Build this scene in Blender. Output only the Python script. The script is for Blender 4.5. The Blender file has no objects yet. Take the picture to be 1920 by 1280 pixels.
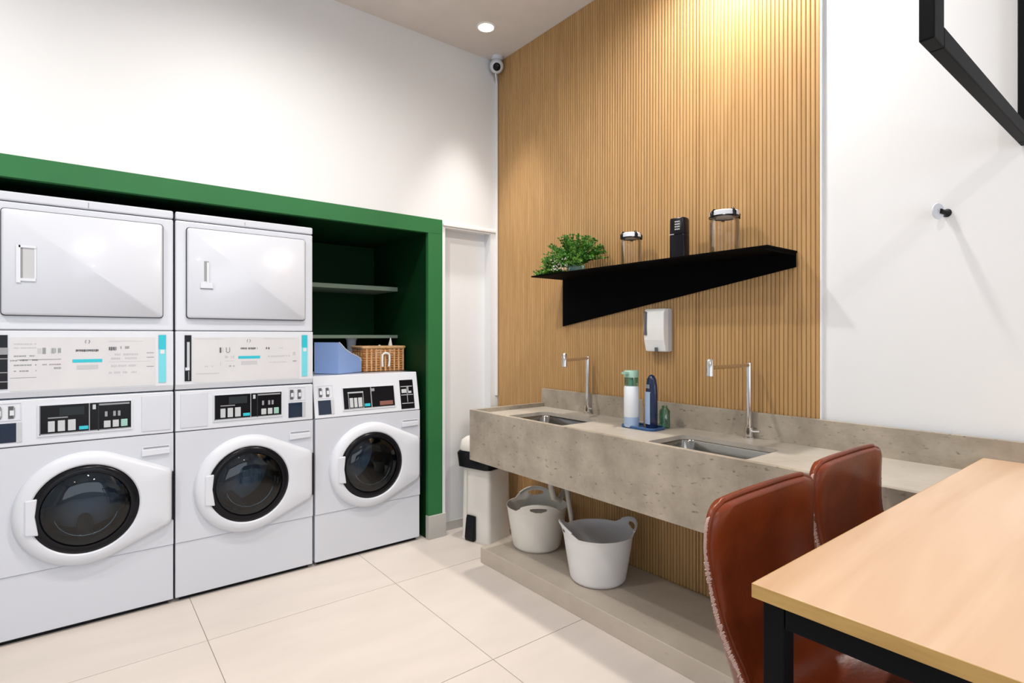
import bpy, bmesh, math, random
from mathutils import Vector, Matrix
random.seed(7)
PI = math.pi
S = bpy.context.scene
COL = S.collection

# ---------------------------------------------------------------- camera
cam = bpy.data.cameras.new('camera'); cam_o = bpy.data.objects.new('camera', cam); COL.objects.link(cam_o)
cam.sensor_width = 36; cam.lens = 1030 / 1920 * 36; cam.shift_y = -10 / 1920; cam.clip_start = .02
cam_o.location = (0, 0, 1.35); cam_o.rotation_euler = (PI / 2, 0, -math.atan2(.6195, .785))
S.camera = cam_o
# ---------------------------------------------------------------- world, lights, exposure
w = bpy.data.worlds.new('world'); S.world = w; w.use_nodes = True
w.node_tree.nodes['Background'].inputs[0].default_value = (.75, .86, 1, 1)
w.node_tree.nodes['Background'].inputs[1].default_value = .6
S.view_settings.view_transform = 'Standard'; S.view_settings.look = 'None'
S.view_settings.gamma = 1; S.view_settings.use_curve_mapping = False
S.view_settings.exposure = -.74


def area(name, loc, rot, sx, sy, power, col, spread=None):
    l = bpy.data.lights.new(name, 'AREA'); l.shape = 'RECTANGLE'; l.size = sx; l.size_y = sy
    l.energy = power; l.color = col
    if spread: l.spread = spread
    o = bpy.data.objects.new(name, l); COL.objects.link(o); o.location = loc; o.rotation_euler = rot
    return o


# daylight entering by the shop windows behind and to the left of the camera
area('daylight_window_back', (-.2, -2.95, 1.6), (PI / 2, 0, 0), 3.6, 2.3, 105, (.84, .92, 1))
area('daylight_window_side', (-2.55, .3, 1.6), (PI / 2, 0, -PI / 2), 3.4, 2.3, 12, (.88, .94, 1))
CEIL = 3.34
LAMPS = [(2.06, 2.88, 66), (2.12, 1.26, 76), (.75, 2.15, 66), (.2, .6, 50), (-1.0, 2.3, 66), (-1.2, -1, 30), (.9, -1.2, 40)]
LAMP_COL = (1, .945, .88)


# ---------------------------------------------------------------- materials
def mat(name, col, rough=.5, metal=0, spec=.5, coat=0, noise=None, bump=None, emit=None, trans=0):
    m = bpy.data.materials.new(name); m.use_nodes = True
    nt = m.node_tree; b = nt.nodes['Principled BSDF']
    b.inputs['Base Color'].default_value = (*col, 1); b.inputs['Roughness'].default_value = rough
    b.inputs['Metallic'].default_value = metal; b.inputs['Specular IOR Level'].default_value = spec
    b.inputs['Coat Weight'].default_value = coat; b.inputs['Transmission Weight'].default_value = trans
    tc = nt.nodes.new('ShaderNodeTexCoord')
    sc, amt, dist = noise if noise else (6, .03, (1, 1, 1))
    mp = nt.nodes.new('ShaderNodeMapping'); mp.inputs['Scale'].default_value = dist
    nt.links.new(tc.outputs['Object'], mp.inputs[0])
    n = nt.nodes.new('ShaderNodeTexNoise'); n.inputs['Scale'].default_value = sc; n.inputs['Detail'].default_value = 5
    nt.links.new(mp.outputs[0], n.inputs['Vector'])
    r = nt.nodes.new('ShaderNodeValToRGB')
    r.color_ramp.elements[0].position = .3; r.color_ramp.elements[1].position = .7
    r.color_ramp.elements[0].color = (*[c * (1 - amt) for c in col], 1)
    r.color_ramp.elements[1].color = (*[min(1, c * (1 + amt)) for c in col], 1)
    nt.links.new(n.outputs['Fac'], r.inputs[0]); nt.links.new(r.outputs[0], b.inputs['Base Color'])
    if bump:
        n2 = nt.nodes.new('ShaderNodeTexNoise'); n2.inputs['Scale'].default_value = bump[0]; n2.inputs['Detail'].default_value = 4
        nt.links.new(tc.outputs['Object'], n2.inputs['Vector'])
        bp = nt.nodes.new('ShaderNodeBump'); bp.inputs['Strength'].default_value = bump[1]; bp.inputs['Distance'].default_value = .004
        nt.links.new(n2.outputs['Fac'], bp.inputs['Height']); nt.links.new(bp.outputs[0], b.inputs['Normal'])
    if emit:
        b.inputs['Emission Color'].default_value = (*emit[0], 1); b.inputs['Emission Strength'].default_value = emit[1]
    m.diffuse_color = (*col, 1)
    return m


def glass_mat(name, tint, gl=.12, rough=.02):
    m = bpy.data.materials.new(name); m.use_nodes = True
    nt = m.node_tree; nt.nodes.clear()
    out = nt.nodes.new('ShaderNodeOutputMaterial'); mx = nt.nodes.new('ShaderNodeMixShader')
    t = nt.nodes.new('ShaderNodeBsdfTransparent'); t.inputs[0].default_value = (*tint, 1)
    g = nt.nodes.new('ShaderNodeBsdfGlossy'); g.inputs['Roughness'].default_value = rough
    lw = nt.nodes.new('ShaderNodeLayerWeight'); lw.inputs['Blend'].default_value = .25
    mt = nt.nodes.new('ShaderNodeMath'); mt.operation = 'MULTIPLY_ADD'; mt.inputs[1].default_value = .7; mt.inputs[2].default_value = gl
    nt.links.new(lw.outputs['Fresnel'], mt.inputs[0]); nt.links.new(mt.outputs[0], mx.inputs[0])
    nt.links.new(t.outputs[0], mx.inputs[1]); nt.links.new(g.outputs[0], mx.inputs[2]); nt.links.new(mx.outputs[0], out.inputs[0])
    return m


M = {}
M['paint'] = mat('white_wall_paint', (.70, .715, .735), .6, noise=(2, .012, (1, 1, 1)), bump=(60, .04))
M['ceiling'] = mat('ceiling_paint', (.66, .62, .59), .8)
M['white_trim'] = mat('white_trim_paint', (.76, .76, .76), .45)
M['tile'] = mat('beige_porcelain', (.645, .585, .54), .42, noise=(1.6, .045, (1, 4, 1)))
M['grout'] = mat('grout', (.36, .31, .27), .9)
M['base_grey'] = mat('grey_baseboard', (.46, .45, .43), .5)
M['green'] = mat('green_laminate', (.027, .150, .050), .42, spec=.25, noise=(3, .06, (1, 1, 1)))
M['green_shaded'] = mat('shaded_green_laminate', (.003, .027, .008), .5, spec=.1, noise=(3, .1, (1, 1, 1)))  # green darkened so the alcove's shade is part of its colour
M['shelf_grey'] = mat('grey_green_shelf', (.17, .23, .18), .5)
M['enamel'] = mat('white_enamel', (.60, .63, .70), .22, coat=.2, noise=(1, .008, (1, 1, 1)))
M['enamel2'] = mat('white_plastic', (.655, .685, .75), .34, noise=(1, .008, (1, 1, 1)))
M['overlay'] = mat('control_overlay', (.62, .62, .645), .4)
M['seam'] = mat('painted_seam_shadow', (.06, .06, .07), .7)
M['black'] = mat('black_plastic', (.006, .006, .008), .22, spec=.18)
M['blackm'] = mat('black_metal', (.0035, .0038, .0045), .5, spec=.08)
M['shelf_black'] = mat('matt_black_sheet_metal', (.0012, .0012, .0016), .75, spec=.05)
M['rubber'] = mat('grey_rubber', (.020, .026, .030), .5, spec=.2)
M['drum'] = mat('steel_drum', (.16, .17, .19), .35, metal=.9)
M['steel'] = mat('brushed_steel', (.30, .29, .27), .16, metal=1, bump=(30, .05))
M['chrome'] = mat('chrome', (.72, .70, .68), .12, metal=1)
M['teal'] = mat('teal_print', (.02, .48, .60), .4)
M['teal2'] = mat('pale_teal_print', (.16, .62, .72), .4)
M['ink'] = mat('grey_ink', (.28, .29, .31), .6)
M['ink_dark'] = mat('dark_ink', (.09, .09, .10), .6)
M['ink_pale'] = mat('pale_ink', (.50, .51, .54), .6)
M['pale_grey'] = mat('pale_grey_button', (.50, .53, .56), .4)
M['mint'] = mat('mint_button', (.30, .52, .46), .4)
M['brownp'] = mat('brown_button', (.22, .09, .07), .4)
M['navy_glass'] = mat('navy_glass', (.01, .02, .045), .08)
M['door_glass'] = glass_mat('tinted_door_glass', (.30, .39, .46), .03)
M['jar_glass'] = glass_mat('clear_jar_glass', (.985, .98, .97), .0)
M['bin_white'] = mat('white_bin_plastic', (.72, .70, .66), .4)
M['basket_white'] = mat('white_basket_plastic', (.76, .76, .77), .38)
M['basket_cream'] = mat('cream_basket_plastic', (.74, .72, .67), .38)
M['blue'] = mat('pale_blue_card', (.26, .40, .74), .55)
M['wicker'] = mat('orange_brown_wicker', (.46, .195, .06), .6, noise=(60, .35, (1, 1, 1)))
M['wicker2'] = mat('pale_wicker', (.62, .38, .18), .6, noise=(40, .2, (1, 1, 1)))
M['cloth'] = mat('white_cloth', (.80, .78, .74), .9)
M['pump_white'] = mat('white_pump_bottle', (.74, .78, .84), .35)
M['pump_green'] = mat('pale_green_cap', (.30, .48, .40), .3)
M['navy'] = mat('navy_plastic', (.008, .018, .06), .22)
M['label_blue'] = mat('pale_blue_label', (.32, .42, .60), .5)
M['tray_blue'] = mat('blue_tray', (.03, .10, .26), .3)
M['gel'] = glass_mat('clear_green_plastic', (.45, .75, .62), .1)
M['leaf'] = mat('leaf_green', (.035, .15, .012), .5, noise=(25, .5, (1, 1, 1)))
M['leaf2'] = mat('leaf_light_green', (.13, .29, .03), .5, noise=(25, .4, (1, 1, 1)))
M['dispenser'] = mat('white_dispenser_plastic', (.76, .76, .75), .25)
M['lamp_white'] = mat('lamp_ring', (.85, .83, .80), .4)
M['hose'] = mat('grey_flexible_hose', (.45, .42, .38), .5)
M['stitch'] = mat('frayed_pale_stitching', (.46, .31, .27), .8)


def leather():
    m = mat('russet_leather', (.145, .024, .005), .33, spec=.26, coat=0, noise=(7, .22, (1, 1, 1)), bump=(90, .12))
    return m
M['leather'] = leather()


def wood(name, c1, c2, scale, axis, rough, coat=0):
    m = bpy.data.materials.new(name); m.use_nodes = True; nt = m.node_tree; b = nt.nodes['Principled BSDF']
    tc = nt.nodes.new('ShaderNodeTexCoord'); oi = nt.nodes.new('ShaderNodeObjectInfo')
    mp = nt.nodes.new('ShaderNodeMapping'); mp.inputs['Scale'].default_value = axis
    ad = nt.nodes.new('ShaderNodeVectorMath'); ad.operation = 'ADD'
    cb = nt.nodes.new('ShaderNodeCombineXYZ'); ml = nt.nodes.new('ShaderNodeMath'); ml.operation = 'MULTIPLY'; ml.inputs[1].default_value = 31
    nt.links.new(oi.outputs['Random'], ml.inputs[0]); nt.links.new(ml.outputs[0], cb.inputs[2]); nt.links.new(ml.outputs[0], cb.inputs[0])
    nt.links.new(tc.outputs['Object'], ad.inputs[0]); nt.links.new(cb.outputs[0], ad.inputs[1]); nt.links.new(ad.outputs[0], mp.inputs[0])
    n = nt.nodes.new('ShaderNodeTexNoise'); n.inputs['Scale'].default_value = scale; n.inputs['Detail'].default_value = 6; n.inputs['Distortion'].default_value = .6
    nt.links.new(mp.outputs[0], n.inputs['Vector'])
    r = nt.nodes.new('ShaderNodeValToRGB'); r.color_ramp.elements[0].position = .32; r.color_ramp.elements[1].position = .68
    r.color_ramp.elements[0].color = (*c1, 1); r.color_ramp.elements[1].color = (*c2, 1)
    nt.links.new(n.outputs['Fac'], r.inputs[0]); nt.links.new(r.outputs[0], b.inputs['Base Color'])
    b.inputs['Roughness'].default_value = rough; b.inputs['Coat Weight'].default_value = coat
    return m


M['slat'] = wood('oak_reeded_slat', (.39, .222, .082), (.48, .285, .115), 4, (3, 3, .5), .48)
M['table'] = wood('oak_laminate_table', (.46, .285, .165), (.64, .46, .325), 1.6, (.45, 4.5, 2), .36)
M['table_edge'] = wood('oak_edge_band', (.38, .22, .06), (.47, .29, .09), 4, (2, 2, 20), .5)


def stone(name, c1, c2, pits=True):
    m = bpy.data.materials.new(name); m.use_nodes = True; nt = m.node_tree; b = nt.nodes['Principled BSDF']
    tc = nt.nodes.new('ShaderNodeTexCoord')
    n = nt.nodes.new('ShaderNodeTexNoise'); n.inputs['Scale'].default_value = 5; n.inputs['Detail'].default_value = 9; n.inputs['Roughness'].default_value = .65
    nt.links.new(tc.outputs['Object'], n.inputs['Vector'])
    r = nt.nodes.new('ShaderNodeValToRGB'); r.color_ramp.elements[0].position = .3; r.color_ramp.elements[1].position = .7
    r.color_ramp.elements[0].color = (*c1, 1); r.color_ramp.elements[1].color = (*c2, 1)
    nt.links.new(n.outputs['Fac'], r.inputs[0])
    n2 = nt.nodes.new('ShaderNodeTexNoise'); n2.inputs['Scale'].default_value = 55; n2.inputs['Detail'].default_value = 3
    mp = nt.nodes.new('ShaderNodeMapping'); mp.inputs['Scale'].default_value = (1, .55, 1.2)
    nt.links.new(tc.outputs['Object'], mp.inputs[0]); nt.links.new(mp.outputs[0], n2.inputs['Vector'])
    r2 = nt.nodes.new('ShaderNodeValToRGB'); r2.color_ramp.elements[0].position = .28; r2.color_ramp.elements[1].position = .37
    r2.color_ramp.elements[0].color = (.30, .27, .24, 1); r2.color_ramp.elements[1].color = (1, 1, 1, 1)
    nt.links.new(n2.outputs['Fac'], r2.inputs[0])
    mx = nt.nodes.new('ShaderNodeMix'); mx.data_type = 'RGBA'; mx.blend_type = 'MULTIPLY'; mx.inputs[0].default_value = .7 if pits else .15
    nt.links.new(r.outputs[0], mx.inputs[6]); nt.links.new(r2.outputs[0], mx.inputs[7]); nt.links.new(mx.outputs[2], b.inputs['Base Color'])
    bp = nt.nodes.new('ShaderNodeBump'); bp.inputs['Strength'].default_value = .25; bp.inputs['Distance'].default_value = .003
    nt.links.new(n2.outputs['Fac'], bp.inputs['Height']); nt.links.new(bp.outputs[0], b.inputs['Normal'])
    b.inputs['Roughness'].default_value = .45
    return m


M['stone'] = stone('weathered_beige_stone', (.24, .205, .160), (.43, .375, .305))
M['stone_top'] = stone('honed_beige_stone', (.36, .325, .28), (.46, .42, .365), False)
M['plinth'] = stone('smooth_plinth_stone', (.44, .38, .32), (.50, .44, .37), False)


# ---------------------------------------------------------------- mesh helpers
class MB:
    def __init__(s): s.v = []; s.f = []; s.mi = []; s.mats = []

    def _m(s, m):
        if m not in s.mats: s.mats.append(m)
        return s.mats.index(m)

    def add(s, vs, fs, m=None):
        o = len(s.v); s.v += [tuple(p) for p in vs]; k = s._m(m)
        for f in fs: s.f.append([i + o for i in f]); s.mi.append(k)
        return s

    def box(s, x0, x1, y0, y1, z0, z1, m=None):
        vs = [(x, y, z) for z in (z0, z1) for y in (y0, y1) for x in (x0, x1)]
        return s.add(vs, [(0, 2, 3, 1), (4, 5, 7, 6), (0, 1, 5, 4), (2, 6, 7, 3), (0, 4, 6, 2), (1, 3, 7, 5)], m)

    def tube(s, pts, r, n=12, m=None, cap=True):
        pts = [Vector(p) for p in pts]; rs = r if isinstance(r, (list, tuple)) else [r] * len(pts)
        t0 = (pts[1] - pts[0]).normalized(); up = Vector((0, 0, 1)) if abs(t0.z) < .9 else Vector((1, 0, 0))
        a = t0.cross(up).normalized(); vs = []
        for i, p in enumerate(pts):
            t = ((pts[min(i + 1, len(pts) - 1)] - pts[max(i - 1, 0)])).normalized()
            a = (a - t * a.dot(t)).normalized(); b = t.cross(a)
            for k in range(n):
                q = 2 * PI * k / n; vs.append(p + (a * math.cos(q) + b * math.sin(q)) * rs[i])
        fs = [(i * n + k, i * n + (k + 1) % n, (i + 1) * n + (k + 1) % n, (i + 1) * n + k) for i in range(len(pts) - 1) for k in range(n)]
        if cap: fs += [tuple(range(n))[::-1], tuple((len(pts) - 1) * n + k for k in range(n))]
        return s.add(vs, fs, m)

    def loops(s, loops, m=None, cap0=False, cap1=False):
        n = len(loops[0]); vs = [p for L in loops for p in L]
        fs = [(i * n + k, i * n + (k + 1) % n, (i + 1) * n + (k + 1) % n, (i + 1) * n + k) for i in range(len(loops) - 1) for k in range(n)]
        if cap0: fs.append(tuple(range(n))[::-1])
        if cap1: fs.append(tuple((len(loops) - 1) * n + k for k in range(n)))
        return s.add(vs, fs, m)

    def lathe(s, prof, n=32, m=None, c=(0, 0, 0), ax='z', cap0=False, cap1=False):
        L = []
        for r, h in prof:
            if ax == 'z': L.append([(c[0] + r * math.cos(2 * PI * k / n), c[1] + r * math.sin(2 * PI * k / n), c[2] + h) for k in range(n)])
            else: L.append([(c[0] + r * math.cos(2 * PI * k / n), c[1] + h, c[2] + r * math.sin(2 * PI * k / n)) for k in range(n)])
        return s.loops(L, m, cap0, cap1)

    def prism(s, pts, y0, y1, m=None, ax='y'):
        f = {'y': lambda a, b, c: (a, c, b), 'x': lambda a, b, c: (c, a, b), 'z': lambda a, b, c: (a, b, c)}[ax]
        return s.loops([[f(a, b, y0) for a, b in pts], [f(a, b, y1) for a, b in pts]], m, True, True)

    def build(s, name, m=None, parent=None, smooth=None, bevel=0, loc=None, rot=None, seg=2):
        me = bpy.data.meshes.new(name); me.from_pydata(s.v, [], s.f)
        for k in s.mats: me.materials.append(M[k] if k else M[m])
        if me.materials: me.polygons.foreach_set('material_index', s.mi)
        bm = bmesh.new(); bm.from_mesh(me); bmesh.ops.recalc_face_normals(bm, faces=bm.faces); bm.to_mesh(me); bm.free()
        if smooth:
            me.polygons.foreach_set('use_smooth', [True] * len(me.polygons)); me.set_sharp_from_angle(angle=math.radians(smooth))
        me.update()
        o = bpy.data.objects.new(name, me); COL.objects.link(o)
        if parent: o.parent = parent
        if loc: o.location = loc
        if rot: o.rotation_euler = rot
        if bevel:
            b = o.modifiers.new('bevel', 'BEVEL'); b.width = bevel; b.segments = seg; b.limit_method = 'ANGLE'; b.angle_limit = math.radians(40)
        return o


def tag(o, label=None, cat=None, group=None, kind=None):
    if label: o['label'] = label
    if cat: o['category'] = cat
    if group: o['group'] = group
    if kind: o['kind'] = kind
    return o


def thing(name, label, cat, loc=(0, 0, 0), rz=0, group=None):
    o = bpy.data.objects.new(name, None); COL.objects.link(o); o.location = loc; o.rotation_euler = (0, 0, rz); o.empty_display_size = .1
    return tag(o, label, cat, group)


def copy_tree(o, parent=None):
    c = o.copy(); COL.objects.link(c); c.parent = parent
    for ch in list(o.children): copy_tree(ch, c)
    return c


def struct(o): o['kind'] = 'structure'; return o


def rrect(cx, cy, hx, hy, r, n=6):
    out = []
    for sx, sy, a0 in ((1, 1, 0), (-1, 1, 90), (-1, -1, 180), (1, -1, 270)):
        for k in range(n + 1):
            a = math.radians(a0 + 90 * k / n); out.append((cx + sx * (hx - r) + r * math.cos(a), cy + sy * (hy - r) + r * math.sin(a)))
    return out


def raycast_poly(c, ang, poly):
    d = (math.cos(ang), math.sin(ang)); best = 0
    for i in range(len(poly)):
        a = poly[i]; b = poly[(i + 1) % len(poly)]
        ex, ey = b[0] - a[0], b[1] - a[1]; den = d[0] * ey - d[1] * ex
        if abs(den) < 1e-12: continue
        ax, ay = a[0] - c[0], a[1] - c[1]
        t = (ax * ey - ay * ex) / den; u = (ax * d[1] - ay * d[0]) / den
        if -1e-6 <= u <= 1 + 1e-6 and t > best: best = t
    return (c[0] + d[0] * best, c[1] + d[1] * best)


def rays(c, polys, n=64):
    A = {round(2 * PI * k / n, 5) for k in range(n)}
    for p in polys:
        if len(p) <= 12: A |= {round(math.atan2(q[1] - c[1], q[0] - c[0]) % (2 * PI), 5) for q in p}
    A = sorted(A); return [[raycast_poly(c, a, p) for a in A] for p in polys]


# ---------------------------------------------------------------- room
YW, XW = 3.21, 2.41           # machine wall and wood wall planes
RX0, RX1, RZ, RY = -.46, 1.823, 2.037, 4.06     # alcove opening and depth
NX0, NX1, NZ, NY = 1.955, 2.335, 2.085, 3.285   # shallow niche beside the alcove

f = MB().box(-2.6, 2.41, -3, 4.1, -.08, -.0035).build('floor', 'grout'); struct(f)
xs = [-2.6, -2.25, -1.35, -.45, .45, 1.36, 2.26, 2.41]
ys = [-3, -2.65, -1.75, -.85, .05, .95, 1.85, 2.75, 3.65, 4.1]
cache = {}
for i in range(len(xs) - 1):
    for j in range(len(ys) - 1):
        a, b, c, d = xs[i], xs[i + 1], ys[j], ys[j + 1]; key = (round(b - a, 3), round(d - c, 3)); g = .0016
        if key in cache:
            o = bpy.data.objects.new('tile', cache[key]); COL.objects.link(o); o.parent = f; o.location = ((a + b) / 2, (c + d) / 2, 0)
        else:
            hx, hy = key[0] / 2 - g, key[1] / 2 - g
            o = MB().box(-hx, hx, -hy, hy, -.0035, 0).build('tile', 'tile', f, loc=((a + b) / 2, (c + d) / 2, 0)); cache[key] = o.data
struct(MB().box(-2.6, 2.51, -3, 3.31, CEIL, CEIL + .1).build('ceiling', 'ceiling'))
wl = MB(); T = YW + .10
wl.box(-2.6, RX0 - .11, YW, T, 0, CEIL).box(RX0 - .11, RX1 + .11, YW, T, RZ + .098, CEIL).box(RX1 + .11, NX0, YW, T, 0, CEIL)
wl.box(NX0, NX1, YW, T, NZ, CEIL).box(NX1, XW, YW, T, 0, CEIL).box(NX0, NX1, NY, NY + .02, 0, NZ)
struct(wl.build('wall_left', 'paint'))
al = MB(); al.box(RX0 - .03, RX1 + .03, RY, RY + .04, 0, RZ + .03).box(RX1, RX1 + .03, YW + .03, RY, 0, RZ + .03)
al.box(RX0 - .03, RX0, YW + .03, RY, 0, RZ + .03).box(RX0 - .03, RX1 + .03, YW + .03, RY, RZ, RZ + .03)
struct(al.build('wall_alcove', 'green_shaded'))
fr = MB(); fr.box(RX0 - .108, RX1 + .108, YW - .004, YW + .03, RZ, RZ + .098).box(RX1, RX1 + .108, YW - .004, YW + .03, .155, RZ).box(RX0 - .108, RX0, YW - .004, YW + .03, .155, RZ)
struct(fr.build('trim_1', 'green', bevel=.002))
struct(MB().box(RX1 - .002, NX0, YW - .014, YW + .03, 0, .155).box(NX1, XW - .001, YW - .014, YW, 0, .155).build('baseboard_left', 'base_grey', bevel=.002))
struct(MB().box(NX0, NX1, NY - .012, NY, 0, .06).build('baseboard_niche', 'base_grey'))
struct(MB().box(RX1 + .112, XW - .03, YW - .012, YW, NZ + .012, NZ + .03).build('trim_2', 'white_trim', bevel=.003))
struct(MB().box(XW - .034, XW - .018, YW - .016, YW, .92, 3.2).build('trim_3', 'white_trim', bevel=.003))
wr = struct(MB().box(XW, XW + .1, -3, 3.31, 0, CEIL).build('wall_right', 'paint'))
# reeded oak cladding, one object per slat
NS = 118; P = (3.205 - .99) / NS
prof = [(0, -P / 2 + .0006)]
for k in range(9):
    a = PI * k / 8; prof.append((-.004 - .0048 * math.sin(a) ** .7, -(P / 2 - .0006) * math.cos(a)))
prof.append((0, P / 2 - .0006))
sm = MB().prism([(x, y) for x, y in prof], 0, CEIL - .001, ax='z'); base = None
for k in range(NS):
    y = .99 + P * (k + .5)
    if base is None:
        base = sm.build('slat', 'slat', wr, smooth=50, loc=(XW - .004, y, 0))
    else:
        o = bpy.data.objects.new('slat', base.data); COL.objects.link(o); o.parent = wr; o.location = (XW - .004, y, 0)
        if abs(y - 1.571) < P * .5: o.scale.y = .72
struct(MB().box(XW - .0045, XW - .0002, .9905, 3.2, 0, CEIL).build('trim_4', 'slat'))
struct(MB().box(XW - .016, XW, .983, .989, 0, CEIL).build('trim_5', 'white_trim'))
# the unseen rest of the room, with its windows
wb = MB(); wb.box(-2.6, -2.0, -3.1, -3, 0, CEIL).box(1.6, 2.51, -3.1, -3, 0, CEIL).box(-2, 1.6, -3.1, -3, 0, .45).box(-2, 1.6, -3.1, -3, 2.75, CEIL)
struct(wb.build('wall_back', 'paint'))
wn = MB(); wn.box(-2.7, -2.6, -3.1, -1.4, 0, CEIL).box(-2.7, -2.6, 2, 3.31, 0, CEIL).box(-2.7, -2.6, -1.4, 2, 0, .45).box(-2.7, -2.6, -1.4, 2, 2.75, CEIL)
struct(wn.build('wall_front', 'paint'))
wf = MB()
for x in (-2, -.82, .36, 1.56): wf.box(x, x + .04, -3.08, -3.03, .45, 2.75)
wf.box(-2, 1.6, -3.08, -3.03, .45, .49).box(-2, 1.6, -3.08, -3.03, 2.71, 2.75)
struct(wf.build('window_1', 'blackm'))
wf = MB()
for y in (-1.4, -.28, .84, 1.96): wf.box(-2.68, -2.63, y, y + .04, .45, 2.75)
wf.box(-2.68, -2.63, -1.4, 2, .45, .49).box(-2.68, -2.63, -1.4, 2, 2.71, 2.75)
struct(wf.build('window_2', 'blackm'))


# ---------------------------------------------------------------- downlights
lamp_glow = mat('lamp_glow', (1, 1, 1), .5, emit=((1, .96, .88), 14))
M['lamp_glow'] = lamp_glow
for k, (x, y, p) in enumerate(LAMPS):
    vis = k == 0
    t = thing('ceiling_downlight', 'round white recessed downlight glowing in the ceiling near the corner camera' if vis else 'round recessed downlight in the part of the ceiling out of view', 'ceiling light', (x, y, CEIL), 0, None if vis else 'downlights out of view')
    MB().lathe([(.062, 0), (.062, -.004), (.058, -.006), (.050, -.006), (.048, 0)], 36).build('ring', 'lamp_white', t, smooth=50)
    MB().lathe([(.048, -.003), (.02, -.005), (.001, -.005)], 36, cap1=True).build('lens', 'lamp_glow', t, smooth=60)
    l = bpy.data.lights.new('downlight_lamp', 'SPOT'); l.energy = p * 3.2; l.color = LAMP_COL; l.spot_size = math.radians(172 if k else 58); l.spot_blend = .9 if k else 1; l.shadow_soft_size = .05
    o = bpy.data.objects.new('downlight_lamp', l); COL.objects.link(o); o.location = (x, y, CEIL - .02)


# ---------------------------------------------------------------- laundry machines
def scribble(mb, x0, x1, z, h, m, y=-.0008, fill=.75, wmin=.002, wmax=.007):
    x = x0
    while x < x1:
        w_ = random.uniform(wmin, wmax)
        if random.random() < fill: mb.box(x, min(x + w_, x1), y, 0, z - h / 2 * random.uniform(.6, 1), z + h / 2, m)
        x += w_ + random.uniform(.0008, .002)


FY = 3.235; MW = .688
def ellipse_hull(cx, cz, r, pts, n=72):
    P_ = [(cx + r * math.cos(2 * PI * k / n), cz + r * math.sin(2 * PI * k / n)) for k in range(n)] + pts
    P_ = sorted(P_)
    def half(ps):
        h = []
        for p in ps:
            while len(h) > 1 and (h[-1][0] - h[-2][0]) * (p[1] - h[-2][1]) - (h[-1][1] - h[-2][1]) * (p[0] - h[-2][0]) <= 0: h.pop()
            h.append(p)
        return h
    a = half(P_); b = half(P_[::-1]); return a[:-1] + b[:-1]


def scale_poly(poly, c, k): return [(c[0] + (x - c[0]) * k, c[1] + (y - c[1]) * k) for x, y in poly]


def shrink(poly, c, d):
    out = []
    for x, y in poly:
        L = math.hypot(x - c[0], y - c[1]); k = (L - d) / L; out.append((c[0] + (x - c[0]) * k, c[1] + (y - c[1]) * k))
    return out


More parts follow.
